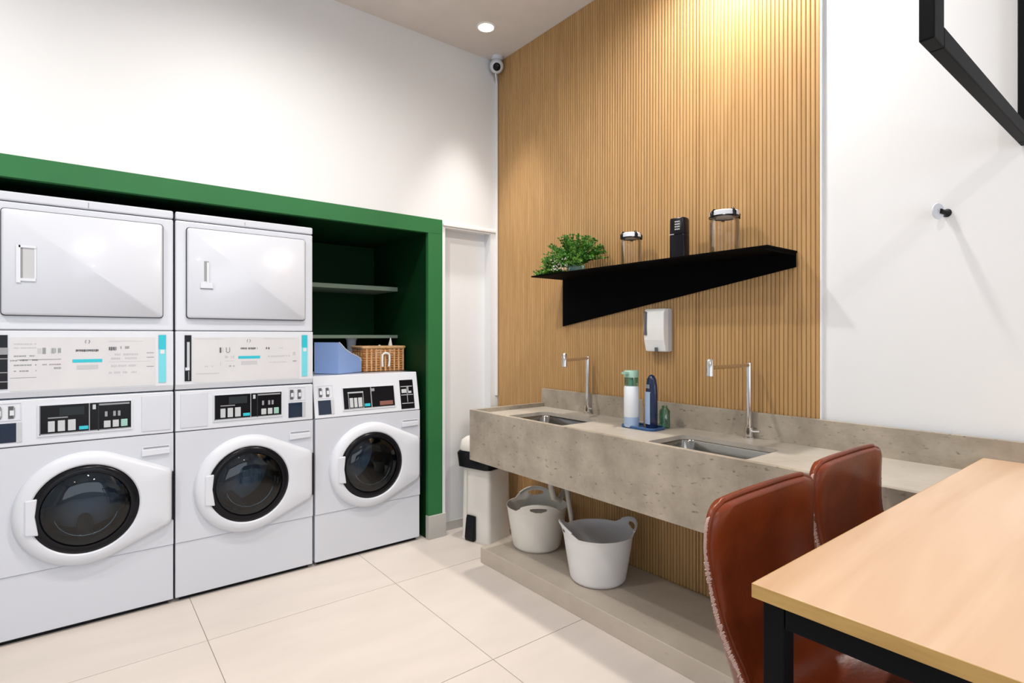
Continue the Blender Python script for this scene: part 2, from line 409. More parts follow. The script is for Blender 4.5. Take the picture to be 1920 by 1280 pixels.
def washer(x0, layout, label, top_open):
    t = thing('washing_machine', label, 'washing machine', (x0, FY, 0), 0, 'front loading washing machines in the alcove')
    C = (.342, .553); R = .203
    H = 1.072
    b = MB()
    rect = [(0, .302), (MW, .302), (MW, .862), (0, .862)]
    circ = [(C[0] + R * math.cos(2 * PI * k / 72), C[1] + R * math.sin(2 * PI * k / 72)) for k in range(72)]
    ri, ro = rays(C, [circ, rect], 72)
    b.loops([[(x, 0, z) for x, z in ri], [(x, 0, z) for x, z in ro]])
    D = .70
    b.loops([[(0, 0, .302), (MW, 0, .302), (MW, 0, .862), (0, 0, .862)], [(0, D, .302), (MW, D, .302), (MW, D, .862), (0, D, .862)]], None, False, True)
    b.build('body', 'enamel', t)
    MB().box(.0, MW, .004, D, .022, .3).build('kick_panel', 'enamel', t, bevel=.004)
    MB().box(.02, MW - .02, .03, D - .02, 0, .022).build('base', 'black', t)
    if top_open:
        cons_loc, tilt, ch = (0, 0, .866), math.radians(-11), .252
        # tapered side profile behind the leaning console
        MB().prism([(.008, .863), (.056, 1.112), (D, 1.100), (D, .863)], 0, MW, ax='x').build('top_housing', 'enamel', t, bevel=.004)
    else:
        cons_loc, tilt, ch = (0, 0, .866), 0, H - .868
        MB().box(0, MW, .03, D, .863, H).build('top_housing', 'enamel', t)
    cn = MB().box(0, MW, 0, .028, 0, ch).build('console', 'enamel2', t, bevel=.004, loc=cons_loc, rot=(tilt, 0, 0))
    z0 = .866
    k = 1.02
    def frame(mb, xa, xb, za, zb, y=-.002, w_=.004, m=None):
        mb.box(xa - w_, xb + w_, y, 0, zb, zb + w_, m).box(xa - w_, xb + w_, y, 0, za - w_, za, m).box(xa - w_, xa, y, 0, za, zb, m).box(xb, xb + w_, y, 0, za, zb, m)
    wx0, wx1, wz0, wz1 = .174, .512, .040, .172
    if layout == 'c': wz0, wz1 = .036, .168
    cw = MB(); cw.box(wx0, wx1, -.0015, 0, wz0, wz1, 'black'); frame(cw, wx0, wx1, wz0, wz1, -.005, .005, 'enamel2')
    cw.box(wx0, wx1, -.0022, 0, wz0, wz0 + .005, 'ink').box(wx0, wx0 + .004, -.0022, 0, wz0, wz1, 'ink')
    cwin = cw.build('display_window', None, cn)
    if layout in 'ab':
        for q, (bx, bw, bh, bm) in enumerate(((.030, .024, .048, 'pale_grey'), (.064, .026, .049, 'pale_grey'), (.100, .028, .050, 'pale_grey'), (.140, .034, .016, 'teal'), (.232, .026, .032, 'pale_grey'), (.266, .024, .033, 'pale_grey'), (.298, .026, .034, 'mint'))):
            MB().box(wx0 + bx, wx0 + bx + bw, -.0045, 0, wz0 + .012, wz0 + .012 + bh).build('button', bm, cn, bevel=.0015)
        dv = MB().box(wx0 + .176, wx0 + .180, -.004, 0, wz0, wz1, 'ink').box(wx0 + .210, wx0 + .214, -.003, 0, wz0, wz1, 'rubber').box(wx0 + .214, wx1 - .006, -.003, 0, wz1 - .014, wz1 - .006, 'ink')
        dv.box(wx0 + .19, wx0 + .202, -.003, 0, wz1 - .03, wz1 - .008, 'pale_grey').box(wx0 + .07, wx0 + .16, -.003, 0, wz1 - .05, wz1 - .012, 'rubber')
        dv.box(wx0 + .03, wx0 + .10, -.003, 0, wz0 + .072, wz0 + .077, 'ink')
        for bx in (.236, .268, .286): dv.box(wx0 + bx, wx0 + bx + .010, -.003, 0, wz0 + .064, wz0 + .088, 'ink')
        dv.build('window_divider', None, cn)
    else:
        dv = MB(); frame(dv, wx0 + .036, wx0 + .126, wz0 + .008, wz0 + .098, -.003, .004, 'ink')
        dv.box(wx0 + .03, wx0 + .13, -.0035, 0, wz0 + .100, wz0 + .107, 'pale_grey').box(wx0 + .178, wx0 + .184, -.003, 0, wz0, wz1, 'ink').box(wx0 + .184, wx0 + .205, -.0035, 0, wz1 - .028, wz1 - .01, 'ink')
        dv.build('window_divider', None, cn)
        for bx, bw, bh, bm in ((.040, .022, .058, 'pale_grey'), (.068, .020, .058, 'pale_grey'), (.094, .026, .058, 'pale_grey'), (.135, .036, .018, 'teal'), (.235, .090, .026, 'brownp')):
            MB().box(wx0 + bx, wx0 + bx + bw, -.0045, 0, wz0 + .012, wz0 + .012 + bh).build('button', bm, cn, bevel=.0015)
    cx = {'a': .022, 'b': .551, 'c': .022}[layout]
    cs = MB(); frame(cs, cx + .004, cx + .09, .118, .190, -.002, .0025, 'enamel')
    for q in (.008, .050): cs.box(cx + q, cx + q + .018, -.002, 0, .124, .178, 'ink_dark').box(cx + q + .005, cx + q + .019, -.004, 0, .138, .160, 'enamel2').box(cx + q + .016, cx + q + .022, -.003, 0, .130, .172, 'ink')
    cs.build('coin_slot', None, cn)
    MB().box(cx + .0, cx + .076, -.002, 0, .020, .104, 'navy_glass').box(cx + .076, cx + .094, -.003, 0, .020, .106, 'pale_grey').build('coin_window', None, cn)
    if layout == 'c':
        kp = MB().box(.556, .652, -.002, 0, .012, .200, 'black')
        for q in range(3): kp.box(.562, .645, -.003, 0, .045 + .055 * q, .049 + .055 * q, 'pale_grey')
        kp.box(.566, .600, -.003, 0, .115, .14, 'pale_grey').box(.602, .607, -.003, 0, .055, .16, 'ink').box(.612, .636, -.003, 0, .112, .126, 'pale_grey').box(.61, .616, -.003, 0, .126, .16, 'pale_grey')
        kp.build('keypad', None, cn)
    else:
        bx = {'a': .555, 'b': .022}[layout]
        MB().box(bx, bx + .122, -.003, 0, .016, .190).build('blank_panel', 'enamel', cn, bevel=.0015)
    # door
    hull = ellipse_hull(C[0], C[1], .262, [(.684, .684), (.684, .418)])
    hull = [(x, z) for x, z in hull]
    ri, ro = rays(C, [circ, hull], 96)
    L = []
    for dd, y in ((0, 0), (.001, -.010), (.012, -.024), (.026, -.029)): L.append([(x, y, z) for x, z in shrink(ro, C, dd)])
    def ring(r_, y): return [(C[0] + (p[0] - C[0]) / R * r_, y, C[1] + (p[1] - C[1]) / R * r_) for p in ri]
    L += [ring(R + .020, -.034), ring(R + .006, -.033), ring(R, -.028), ring(R - .002, .01)]
    dr = MB().loops(L).build('door', 'enamel2', t, smooth=35)
    MB().lathe([(R - .001, -.022), (R - .004, -.028), (R - .024, -.034), (R - .034, -.033), (R - .036, -.026), (R - .036, -.01)], 64, c=(C[0], 0, C[1]), ax='y').build('glass_ring', 'black', dr, smooth=50)
    gp = [(R - .036, -.028), (R - .055, -.040), (.12, -.050), (.08, -.054), (.04, -.057), (.002, -.058)]
    MB().lathe(gp, 64, c=(C[0], 0, C[1]), ax='y', cap1=True).build('door_glass', 'door_glass', dr, smooth=80)
    MB().prism([(C[0] - R - .012, C[1] + .075), (C[0] - R + .030, C[1] + .078), (C[0] - R + .022, C[1]), (C[0] - R + .034, C[1] - .085), (C[0] - R - .012, C[1] - .078)], -.040, -.026).build('door_handle', 'enamel2', dr, bevel=.005)
    MB().box(MW - .006, MW - .001, -.022, -.001, .430, .672).build('hinge', 'black', dr)
    # inside of the machine
    MB().lathe([(R - .002, .004), (R - .02, .03), (R - .045, .04), (R - .05, .06), (R - .03, .08)], 64, c=(C[0], 0, C[1]), ax='y').build('gasket', 'rubber', t, smooth=60)
    dm = MB().lathe([(R - .03, .08), (.205, .10), (.21, .45), (.15, .48), (.03, .49), (.001, .49)], 64, c=(C[0], 0, C[1]), ax='y', cap1=True)
    for q in range(3):
        a = 2 * PI * q / 3 + .5; cxx, czz = C[0] + .17 * math.cos(a), C[1] + .17 * math.sin(a)
        dm.tube([(cxx, .11, czz), (cxx, .46, czz)], .03, 10)
    dm.build('drum', 'drum', t, smooth=50)
    cr = MB()
    pts = [(C[0] + .118 * math.cos(a), -.036, C[1] + .118 * math.sin(a)) for a in [math.radians(195 + 150 * q / 24) for q in range(25)]]
    cr.tube(pts, .0028, 8).build('glass_bowl_rim', 'chrome', dr, smooth=60)
    # detergent drawer grip
    g = MB().box(.555, .672, -.002, 0, .762, .806, 'enamel2').box(.562, .668, -.004, 0, .797, .803, 'ink').prism([(.555, .762), (.672, .766), (.672, .79), (.555, .79)], -.010, -.002, 'enamel2')
    g.build('drawer_grip', None, t, bevel=.0015)
    return t


washer(-.312, 'a', 'leftmost white washing machine, under the left dryer, cut by the photo edge', False)
washer(.385, 'b', 'middle white washing machine, coin slots at the right end of its console', False)
washer(1.087, 'c', 'rightmost white washing machine with leaning console and black keypad, no dryer above', True)


def dryer(x0, label, kind):
    t = thing('tumble_dryer', label, 'tumble dryer', (x0, FY, 1.074), 0, 'tumble dryers stacked on washing machines')
    D = .70; o = 1.074
    MB().box(0, MW, .004, D, 1.378 - o, 1.938 - o).build('body', 'enamel', t, bevel=.006)
    tp = MB().box(0, MW, 0, D, 1.941 - o, 1.982 - o).build('top_cap', 'enamel', t, bevel=.008, seg=3)
    sx = .347 if kind == 'a' else .322
    MB().box(sx, sx + .003, -.001, .002, (1.947 if kind == 'a' else 1.950) - o, (1.972 if kind == 'a' else 1.966) - o).build('cap_seam', 'ink', tp)
    MB().prism([(0, 1.375 - o), (0, 1.104 - o), (.010, 1.078 - o), (.03, .002), (D, .002), (D, 1.375 - o)], 0, MW, ax='x').build('control_panel', 'enamel2', t, bevel=.002)
    op = rrect(.3455, 1.6735 - o, .2995, .2345, .016, 4); ip = rrect(.3455, 1.6735 - o, .2955, .2305, .014, 4)
    MB().prism(op, -.0022, .006).build('door_gap', 'seam', t)  # dark sheet stands in for the shade in the door gap
    d = MB().loops([[(x, 0, z) for x, z in ip], [(x, -.012, z) for x, z in ip], [(x, -.018, z) for x, z in shrink(ip, (.3455, 1.6735 - o), .008)]], None, True, True).build('door', 'enamel', t, smooth=50)
    hx, hz0, hz1 = .113, 1.604 - o, 1.738 - o
    h = MB()
    if kind == 'a':
        h.box(hx - .006, hx + .052, -.0225, -.018, hz1, hz1 + .010, 'enamel2').box(hx - .014, hx, -.0225, -.018, hz0 - .02, hz1 + .01, 'enamel2').box(hx, hx + .050, -.0225, -.018, hz0 - .012, hz0, 'enamel2').box(hx + .046, hx + .052, -.0205, -.018, hz0, hz1, 'enamel2')
        h.box(hx, hx + .008, -.0188, -.018, hz0, hz1, 'ink').box(hx + .008, hx + .046, -.0186, -.018, hz0, hz1, 'ink_pale')  # grey strips paint the shade inside the grip recess
    else:
        h.box(hx + .012, hx + .024, -.0188, -.018, hz0 + .03, hz1, 'ink').box(hx + .012, hx + .034, -.0192, -.018, hz1 - .006, hz1, 'ink').box(hx + .024, hx + .034, -.0225, -.018, hz0 + .02, hz1 - .006, 'enamel2')  # grey strips stand in for the dark inside of the slot
        h.box(hx - .004, hx + .052, -.0240, -.018, hz0 - .006, hz0 + .022, 'enamel2').box(hx - .006, hx + .054, -.0195, -.018, hz0 - .010, hz0 - .006, 'ink')
    h.build('handle', None, d)
    zz = lambda z: z - o
    MB().box(.076, .612, -.0012, 0, zz(1.108), zz(1.345)).build('print_overlay', 'overlay', t)
    sl = MB().box(.040, .070, -.003, 0, zz(1.120), zz(1.355), 'black')  # lighter bars added next are reflections painted on the black glass
    if kind == 'b': sl.box(.050, .062, -.004, 0, zz(1.19), zz(1.32), 'pale_grey').box(.043, .062, -.004, 0, zz(1.175), zz(1.19), 'enamel2').box(.056, .060, -.004, 0, zz(1.125), zz(1.17), 'ink')
    else:
        for q in (1.15, 1.19, 1.25): sl.box(.040, .070, -.004, 0, zz(q), zz(q + .004), 'ink')
        sl.box(.040, .070, -.004, 0, zz(1.27), zz(1.30), 'ink')
    sl.build('card_reader', None, t)
    MB().box(.625, .656, -.003, 0, zz(1.120), zz(1.356), 'teal2').box(.625, .656, -.0036, 0, zz(1.285), zz(1.356), 'teal').box(.632, .650, -.0042, 0, zz(1.262), zz(1.282), 'enamel2').build('teal_strip', None, t)
    p = MB(); y = -.0018
    p.box(.290, .400, y, 0, zz(1.228), zz(1.243), 'teal')
    scribble(p, .302, .386, zz(1.283), .011, 'ink_dark', y, .95, .003, .007)
    a = .345 if kind == 'a' else .342
    p.tube([(a - .006, y, zz(1.318)), (a - .008, y, zz(1.326)), (a - .004, y, zz(1.333))], .0016, 5, 'ink').tube([(a + .005, y, zz(1.333)), (a + .009, y, zz(1.326)), (a + .004, y, zz(1.317))], .0016, 5, 'ink')
    p.box(.305, .385, y, 0, zz(1.196), zz(1.216), 'ink_pale')
    if kind == 'a':
        p.box(.185, .197, y, 0, zz(1.27), zz(1.298), 'ink').box(.168, .182, y, 0, zz(1.272), zz(1.296), 'ink_pale')
        scribble(p, .215, .250, zz(1.283), .026, 'ink', y, .8, .002, .004)
        for z_, xa, xb in ((1.315, .09, .165), (1.298, .09, .165), (1.262, .09, .16), (1.243, .078, .17), (1.222, .09, .165), (1.196, .09, .165)): scribble(p, xa, xb, zz(z_), .006, 'ink_pale' if z_ > 1.27 else 'ink', y, .85, .004, .010)
        p.box(.10, .25, y, 0, zz(1.244), zz(1.247), 'ink').box(.078, .165, y, 0, zz(1.166), zz(1.168), 'ink')
        scribble(p, .185, .25, zz(1.222), .006, 'ink', y, .7); scribble(p, .225, .25, zz(1.205), .010, 'ink', y, .9)
        scribble(p, .425, .455, zz(1.290), .018, 'ink_dark', y, .9, .002, .006); scribble(p, .47, .505, zz(1.295), .014, 'ink', y, .5)
        for z_ in (1.262, 1.243, 1.208, 1.176): scribble(p, .425, .54, zz(z_), .010, 'ink_pale', y, .75, .003, .009)
        for z_ in (1.267, 1.245, 1.200): p.box(.575, .605, y, 0, zz(z_), zz(z_ + .003), 'ink')
        p.box(.425, .56, y, 0, zz(1.325), zz(1.327), 'ink_pale').box(.425, .59, y, 0, zz(1.228), zz(1.229), 'ink_pale')
    else:
        p.box(.200, .208, y, 0, zz(1.262), zz(1.290), 'ink_dark').box(.212, .217, y, 0, zz(1.264), zz(1.290), 'ink_pale')
        p.tube([(.232, y, zz(1.29)), (.232, y, zz(1.268)), (.240, y, zz(1.263)), (.248, y, zz(1.268)), (.248, y, zz(1.29))], .002, 5, 'ink')
        scribble(p, .225, .27, zz(1.238), .016, 'ink_pale', y, .6); p.box(.225, .27, y, 0, zz(1.218), zz(1.220), 'ink_pale')
        scribble(p, .13, .175, zz(1.192), .007, 'ink_pale', y, .8); scribble(p, .245, .272, zz(1.190), .008, 'ink', y, .95); p.box(.204, .206, y, 0, zz(1.19), zz(1.215), 'ink_pale')
        scribble(p, .09, .21, zz(1.155), .005, 'ink_pale', y, .8, .004, .01)
        scribble(p, .43, .45, zz(1.283), .012, 'ink_dark', y, .95); scribble(p, .50, .52, zz(1.283), .006, 'ink_pale', y)
        scribble(p, .44, .56, zz(1.238), .010, 'ink_pale', y, .6); scribble(p, .45, .55, zz(1.205), .005, 'ink_pale', y, .8, .004, .01)
        scribble(p, .575, .595, zz(1.208), .008, 'ink', y, .95); scribble(p, .575, .59, zz(1.25), .02, 'ink_pale', y, .8)
        p.box(.09, .22, y, 0, zz(1.335), zz(1.337), 'ink_pale').box(.42, .59, y, 0, zz(1.335), zz(1.337), 'ink_pale')
    p.build('panel_print', None, t)['kind'] = 'stuff'
    return t


dryer(-.312, 'left white tumble dryer with a wide recessed door handle, cut by the photo edge', 'a')
dryer(.385, 'right white tumble dryer with a narrow slot handle, next to the shelves in the shaded green alcove', 'b')

# ---------------------------------------------------------------- alcove shelves and what stands on the third washer
tag(MB().box(1.10, RX1 - .001, 3.65, RY - .002, 1.675, 1.705).build('alcove_shelf', 'shelf_grey', bevel=.002), 'upper grey-green shelf inside the shaded green alcove', 'shelf')
tag(MB().box(1.10, RX1 - .001, 3.65, RY - .002, 1.335, 1.358).build('alcove_shelf', 'shelf_grey', bevel=.002), 'lower grey-green shelf in the alcove, just above the wicker basket', 'shelf')

ZT = 1.1125
def mag():
    t = thing('magazine_file', 'pale blue cardboard magazine file standing on the rightmost washing machine', 'file box', (1.278, 3.38, ZT), math.atan2(.54, .84))
    # local x along the side, local y along the spine
    prof = [(0, 0), (.250, 0), (.250, .072), (.235, .092), (.19, .110), (.13, .128), (.075, .155), (.03, .187), (.012, .198), (0, .198)]
    for y, nm in ((0, 'side_panel'), (.177, 'side_panel')): MB().prism(prof, y, y + .003).build(nm, 'blue', t)
    MB().box(0, .003, .003, .177, 0, .198).build('spine', 'blue', t)
    MB().box(.247, .250, .003, .177, 0, .072).build('front_lip', 'blue', t)
    MB().box(.003, .247, .003, .177, 0, .003).build('bottom', 'blue', t)
    e = MB(); pts = [(x, -.0005, z) for x, z in prof[2:9]]
    e.tube(pts, .0035, 6).build('pale_edge', 'enamel2', t)['label'] = 'white cut edge'
mag()


def wicker():
    t = thing('wicker_basket', 'small orange-brown wicker basket holding white cloths on the rightmost washing machine', 'basket', (1.650, 3.60, ZT), 0)
    hx, hy, h = .150, .095, .162; r = .02
    wv = MB(); NZ_ = 10
    for j in range(NZ_):
        z = .008 + j * (h - .02) / (NZ_ - 1); base = rrect(0, 0, hx - .006 + z * .05, hy - .006 + z * .05, r, 3); pts = []
        # dense polyline with in-out weave
        per = []
        for i in range(len(base)):
            a = Vector(base[i]); b = Vector(base[(i + 1) % len(base)]); n = max(1, int((b - a).length / .012))
            for q in range(n): per.append(a.lerp(b, q / n))
        for i, p in enumerate(per):
            nrm = Vector((p.x, p.y)).normalized(); off = .0035 * math.cos(PI * (i / 1.6 + j)); pts.append((p.x + nrm.x * off, p.y + nrm.y * off, z))
        wv.tube(pts + [pts[0], pts[1]], .0066, 5, cap=False)
    wv.build('weave', 'wicker', t, smooth=60)
    st = MB(); base = rrect(0, 0, hx, hy, r, 2)
    for x in [-hx + .02 + q * .0335 for q in range(9)]:
        for s in (-1, 1): st.box(x - .006, x + .006, s * (hy + .004) - .003, s * (hy + .004) + .003, 0, h)
    for y in (-.06, -.02, .02, .06):
        for s in (-1, 1): st.box(s * (hx + .004) - .003, s * (hx + .004) + .003, y - .006, y + .006, 0, h)
    st.build('stake', 'wicker2', t, bevel=.001)
    pts = [(x, y, h) for x, y in rrect(0, 0, hx + .006, hy + .006, r, 4)]; MB().tube(pts + [pts[0], pts[1]], .0095, 8, cap=False).build('rim', 'wicker2', t, smooth=60)
    MB().tube([(-.022, -hy - .018, .03), (-.026, -hy - .022, .07), (-.024, -hy - .022, .112), (-.01, -hy - .022, .122), (.012, -hy - .022, .122), (.026, -hy - .022, .112), (.028, -hy - .022, .07), (.024, -hy - .018, .03)], .0075, 8).build('handle', 'cloth', t, smooth=60)['label'] = 'pale looped handle'
    MB().box(-hx, hx, -hy, hy, 0, .004).build('basket_bottom', 'wicker', t)
    return t
wicker()


def cloth(loc, s, label, seed):
    random.seed(seed); mb = MB(); L = []
    for j, (rr, z) in enumerate(((.8, 0), (1, .25), (.8, .5), (.45, .78), (.08, 1))):
        L.append([(s[0] * rr * (1 + random.uniform(-.2, .2)) * math.cos(2 * PI * k / 10) + .2 * s[0] * z, s[1] * rr * math.sin(2 * PI * k / 10), s[2] * z) for k in range(10)])
    o = mb.loops(L, None, True, True).build('cloth', 'cloth', smooth=40, loc=loc); return tag(o, label, 'cloth', 'cloths in the wicker basket')
cloth((1.735, 3.60, ZT + .005), (.030, .04, .222), 'white cloth rising to a point at the right end of the wicker basket', 3)
cloth((1.645, 3.60, ZT + .005), (.06, .06, .172), 'small white cloth tip peeking above the middle of the wicker basket', 4)
t = thing('jug', 'narrow white jug with black handle behind the blue magazine file', 'jug', (1.53, 3.79, ZT))
MB().lathe([(.026, 0), (.030, .01), (.030, .16), (.034, .205), (.042, .222), (.038, .222), (.030, .20), (.026, .15)], 20, cap0=True).build('body', 'enamel2', t, smooth=50)
MB().tube([(.030, -.012, .20), (.055, -.015, .185), (.058, -.015, .11), (.032, -.012, .08)], .009, 8).build('handle', 'black', t, smooth=50)

# ---------------------------------------------------------------- plinth and stone counter
CY0, CY1, CXF, ZC, ZR = -.9, 2.69, 1.805, .895, .92
tag(MB().box(1.888, XW - .02, CY0, 2.697, 0, .09).build('plinth', 'plinth', bevel=.003), 'low beige stone plinth on the floor under the stone counter', 'plinth')
ct = thing('stone_counter', 'long wall-hung beige stone wash counter with deep front apron', 'counter', (CXF, CY1, .625))
def cm(): return MB()
XB = XW - .02
top = cm(); cells = [((1.83, 1.775), (XB - .0205, CY1 - .022), (2.06, 2.26)), ((1.83, .80), (XB - .0205, 1.775), (2.06, 1.28))]
off = Vector((-CXF, -CY1, -.625))
sinks = []
for (ax_, ay), (bx, by), c in cells:
    rect = [(ax_, ay), (bx, ay), (bx, by), (ax_, by)]; hole = rrect(c[0], c[1], .155, .225, .05, 8)
    A = sorted({round(2 * PI * k / 96, 5) for k in range(96)} | {round(math.atan2(q[1] - c[1], q[0] - c[0]) % (2 * PI), 5) for q in rect})
    ri = [raycast_poly(c, a, hole) for a in A]; ro = [raycast_poly(c, a, rect) for a in A]
    tv = lambda p, z: tuple(Vector((p[0], p[1], z)) + off)
    top.loops([[tv(p, ZC) for p in ro], [tv(p, ZC) for p in ri], [tv(p, ZC - .02) for p in ri], [tv(p, ZC - .02) for p in ro]])
    sinks.append(c)
top.box(1.83 - CXF, XB - .0205 - CXF, CY0 - CY1, .80 - CY1, ZC - .02 - .625, ZC - .625)
top.build('countertop', 'stone_top', ct)
MB().box(0, .025, CY0 - CY1, 0, 0, ZR - .625).build('front_apron', 'stone', ct, bevel=.0015)
MB().box(.0255, XB - CXF - .021, -.022, 0, 0, ZR - .625).build('side_apron', 'stone', ct, bevel=.0015)
MB().box(XB - CXF - .020, XB - CXF, CY0 - CY1, 0, ZC - .04 - .625, 1.01 - .625).build('backsplash', 'stone', ct, bevel=.0015)


def sink(c, label):
    t = thing('sink', label, 'sink', (c[0], c[1], ZC - .18), 0, 'steel sinks in the stone counter')
    Lp = []
    for hx, hy, r, z in ((.170, .240, .06, .158), (.153, .223, .05, .1585), (.150, .220, .05, .152), (.147, .217, .05, .05), (.138, .208, .05, .018), (.11, .18, .05, .006), (.03, .03, .0299, .001)):
        Lp.append([(x, y, z) for x, y in rrect(0, 0, hx, hy, r, 8)])
    MB().loops(Lp, None, False, True).build('basin', 'steel', t, smooth=40)
    MB().lathe([(.034, .0015), (.036, .005), (.030, .006), (.026, .004), (.010, .0035), (.009, .009), (.001, .010)], 24, cap1=True).build('drain', 'chrome', t, smooth=40)
    return t
sink(sinks[0], 'far steel sink sunk in the stone counter, nearer the corner')
sink(sinks[1], 'near steel sink sunk in the stone counter, behind the red chair')


def faucet(loc, end, label):
    t = thing('faucet', label, 'faucet', loc, 0, 'tall chrome faucets on the counter')
    h = 1.22 - ZC; e = Vector((end[0] - loc[0], end[1] - loc[1], 0))
    MB().lathe([(.024, 0), (.024, .006), (.018, .010), (.018, .05), (.0115, .052)], 24, cap0=True).build('base', 'chrome', t, smooth=40)
    MB().lathe([(.0118, .052), (.0118, h + .011)], 20, cap0=True, cap1=True).build('riser', 'chrome', t, smooth=40)
    MB().tube([(0, 0, h), tuple(e * .97 + Vector((0, 0, h)))], .0085, 14).build('spout_arm', 'chrome', t, smooth=40)
    MB().lathe([(.012, -.036), (.0145, -.034), (.0145, .030), (.010, .036)], 20, c=(e.x, e.y, h), cap0=True, cap1=True).build('spout_head', 'chrome', t, smooth=40)
    u = e.normalized()
    MB().tube([(0, 0, .03), (u.y * .04, -abs(u.x) * .05, .036)], .005, 8).build('lever', 'chrome', t, smooth=40)
    return t
faucet((2.344, 2.254, ZC + .0003), (2.06, 2.152), 'tall chrome faucet over the far sink, left of the bottles')
faucet((2.344, 1.267, ZC + .0003), (2.035, 1.267), 'tall chrome faucet over the near sink, right of the bottles')

# plumbing under the counter
for c, lab in zip(sinks, ('grey drain trap and hose under the far sink', 'grey drain trap and hose under the near sink')):
    t = thing('drain_pipe', lab, 'pipe', (c[0], c[1], .09), 0, 'drain pipes under the counter')
    MB().tube([(0, 0, ZC - .182 - .09), (0, 0, .42), (.02, 0, .36), (.08, .02, .33), (.14, .03, .38), (.2, .03, .45), (.325, .03, .46)], .017, 10).build('trap', 'hose', t, smooth=60)
    MB().tube([(.10, -.03, .525), (.10, -.02, .40), (.13, -.03, .22), (.2, -.03, .1), (.22, -.03, .012)], .014, 10).build('hose', 'hose', t, smooth=60)

# bottles on the counter
t = thing('soap_tray', 'small dark blue tray under the bottles on the counter', 'tray', (2.195, 1.735, ZC + .0004))
MB().prism(rrect(0, 0, .06, .10, .03, 5), 0, .004, ax='z').build('plate', 'tray_blue', t)
rim = [(x, y, .009) for x, y in rrect(0, 0, .058, .098, .03, 5)]
MB().tube(rim + rim[:2], .005, 6, cap=False).build('rim', 'tray_blue', t, smooth=60)
ZB = ZC + .0049
t = thing('pump_bottle', 'white pump bottle with pale green cap on the blue tray', 'bottle', (2.165, 1.782, ZB))
MB().lathe([(.033, 0), (.037, .004), (.037, .190), (.034, .202), (.016, .206)], 28, cap0=True).build('bottle', 'pump_white', t, smooth=45)
MB().lathe([(.014, .204), (.014, .235), (.009, .236), (.009, .245)], 16, cap1=True).build('neck', 'pump_green', t, smooth=45)
MB().lathe([(.034, .206), (.034, .250)], 28).build('clear_overcap', 'gel', t, smooth=45)
MB().lathe([(.036, .246), (.036, .276), (.032, .280)], 28, cap0=True, cap1=True).box(-.06, -.03, -.012, .012, .262, .274).build('pump_head', 'pump_green', t, smooth=45)
MB().lathe([(.0374, .004), (.0374, .05)], 28).build('base_band', 'label_blue', t, smooth=45)  # pale blue band around the foot of the bottle
t = thing('shampoo_bottle', 'navy rounded bottle with pale blue label, right of the white pump bottle', 'bottle', (2.205, 1.690, ZB), math.radians(-12))
L = []
for k, (hx, hy, z) in enumerate(((.020, .032, 0), (.022, .035, .006), (.022, .036, .08), (.022, .036, .17), (.021, .033, .21), (.018, .026, .24), (.013, .015, .256), (.004, .004, .262))):
    L.append([(hx * math.cos(2 * PI * q / 28), hy * math.sin(2 * PI * q / 28), z) for q in range(28)])
MB().loops(L, None, True, True).build('bottle', 'navy', t, smooth=50)
L = [[(-.0222 * math.cos(a) - .0008, .0362 * math.sin(a) + .004, z) for a in [math.radians(-52 + 104 * q / 10) for q in range(11)]] for z in (.02, .178)]
lb = MB(); vs = L[0] + L[1]; lb.add(vs, [(i, i + 1, i + 12, i + 11) for i in range(10)]).build('label', 'label_blue', t, smooth=60)
p = MB(); [p.box(-.0245, -.0225, -.012 + q * .006, -.008 + q * .006, .195, .214) for q in range(5)]; p.build('printed_logo', 'ink', t)
t = thing('gel_bottle', 'small clear green bottle tucked behind the navy bottle', 'bottle', (2.285, 1.672, ZC + .0004))
MB().lathe([(.024, 0), (.026, .004), (.026, .085), (.014, .098), (.012, .11)], 20, cap0=True, cap1=True).build('bottle', 'gel', t, smooth=45)
t = thing('brush', 'small brown scrub brush standing between the white and navy bottles', 'brush', (2.213, 1.762, ZB))
MB().lathe([(.008, 0), (.011, .05), (.007, .08), (.013, .11), (.014, .135), (.008, .15)], 14, cap0=True, cap1=True).build('handle', 'wicker2', t, smooth=50)
t.location = (2.232, 1.748, ZB)

# paper towel dispenser
t = thing('towel_dispenser', 'white paper dispenser with grey sight slot fixed to the slatted wood wall', 'dispenser', (XW - .0185, 1.77, 1.27))
MB().prism([(0, .012), (-.012, 0), (-.062, 0), (-.076, .07), (-.078, .17), (-.070, .212), (-.05, .222), (0, .222)][::-1], -.063, .063, ax='y' if False else 'y').build('tmp', 'dispenser')
bpy.data.objects.remove(bpy.data.objects['tmp'])
pr = [(0, 0), (-.050, 0), (-.066, .06), (-.070, .12), (-.068, .20), (-.055, .222), (0, .222)]
L = [[(a, y, b) for a, b in pr] for y in (-.063, .063)]
MB().loops(L, None, True, True).build('cover', 'dispenser', t, bevel=.006, seg=3)
MB().prism([(.040, .085), (.054, .085), (.054, .210), (.040, .205)], -.0745, -.066, ax='x').build('sight_slot', 'ink_dark', t)
MB().box(-.030, -.0005, -.0645, -.0632, .004, .218).build('back_plate', 'ink_pale', t)
MB().box(-.068, -.060, -.022, -.008, .0, .022).build('tear_notch', 'ink_dark', t)

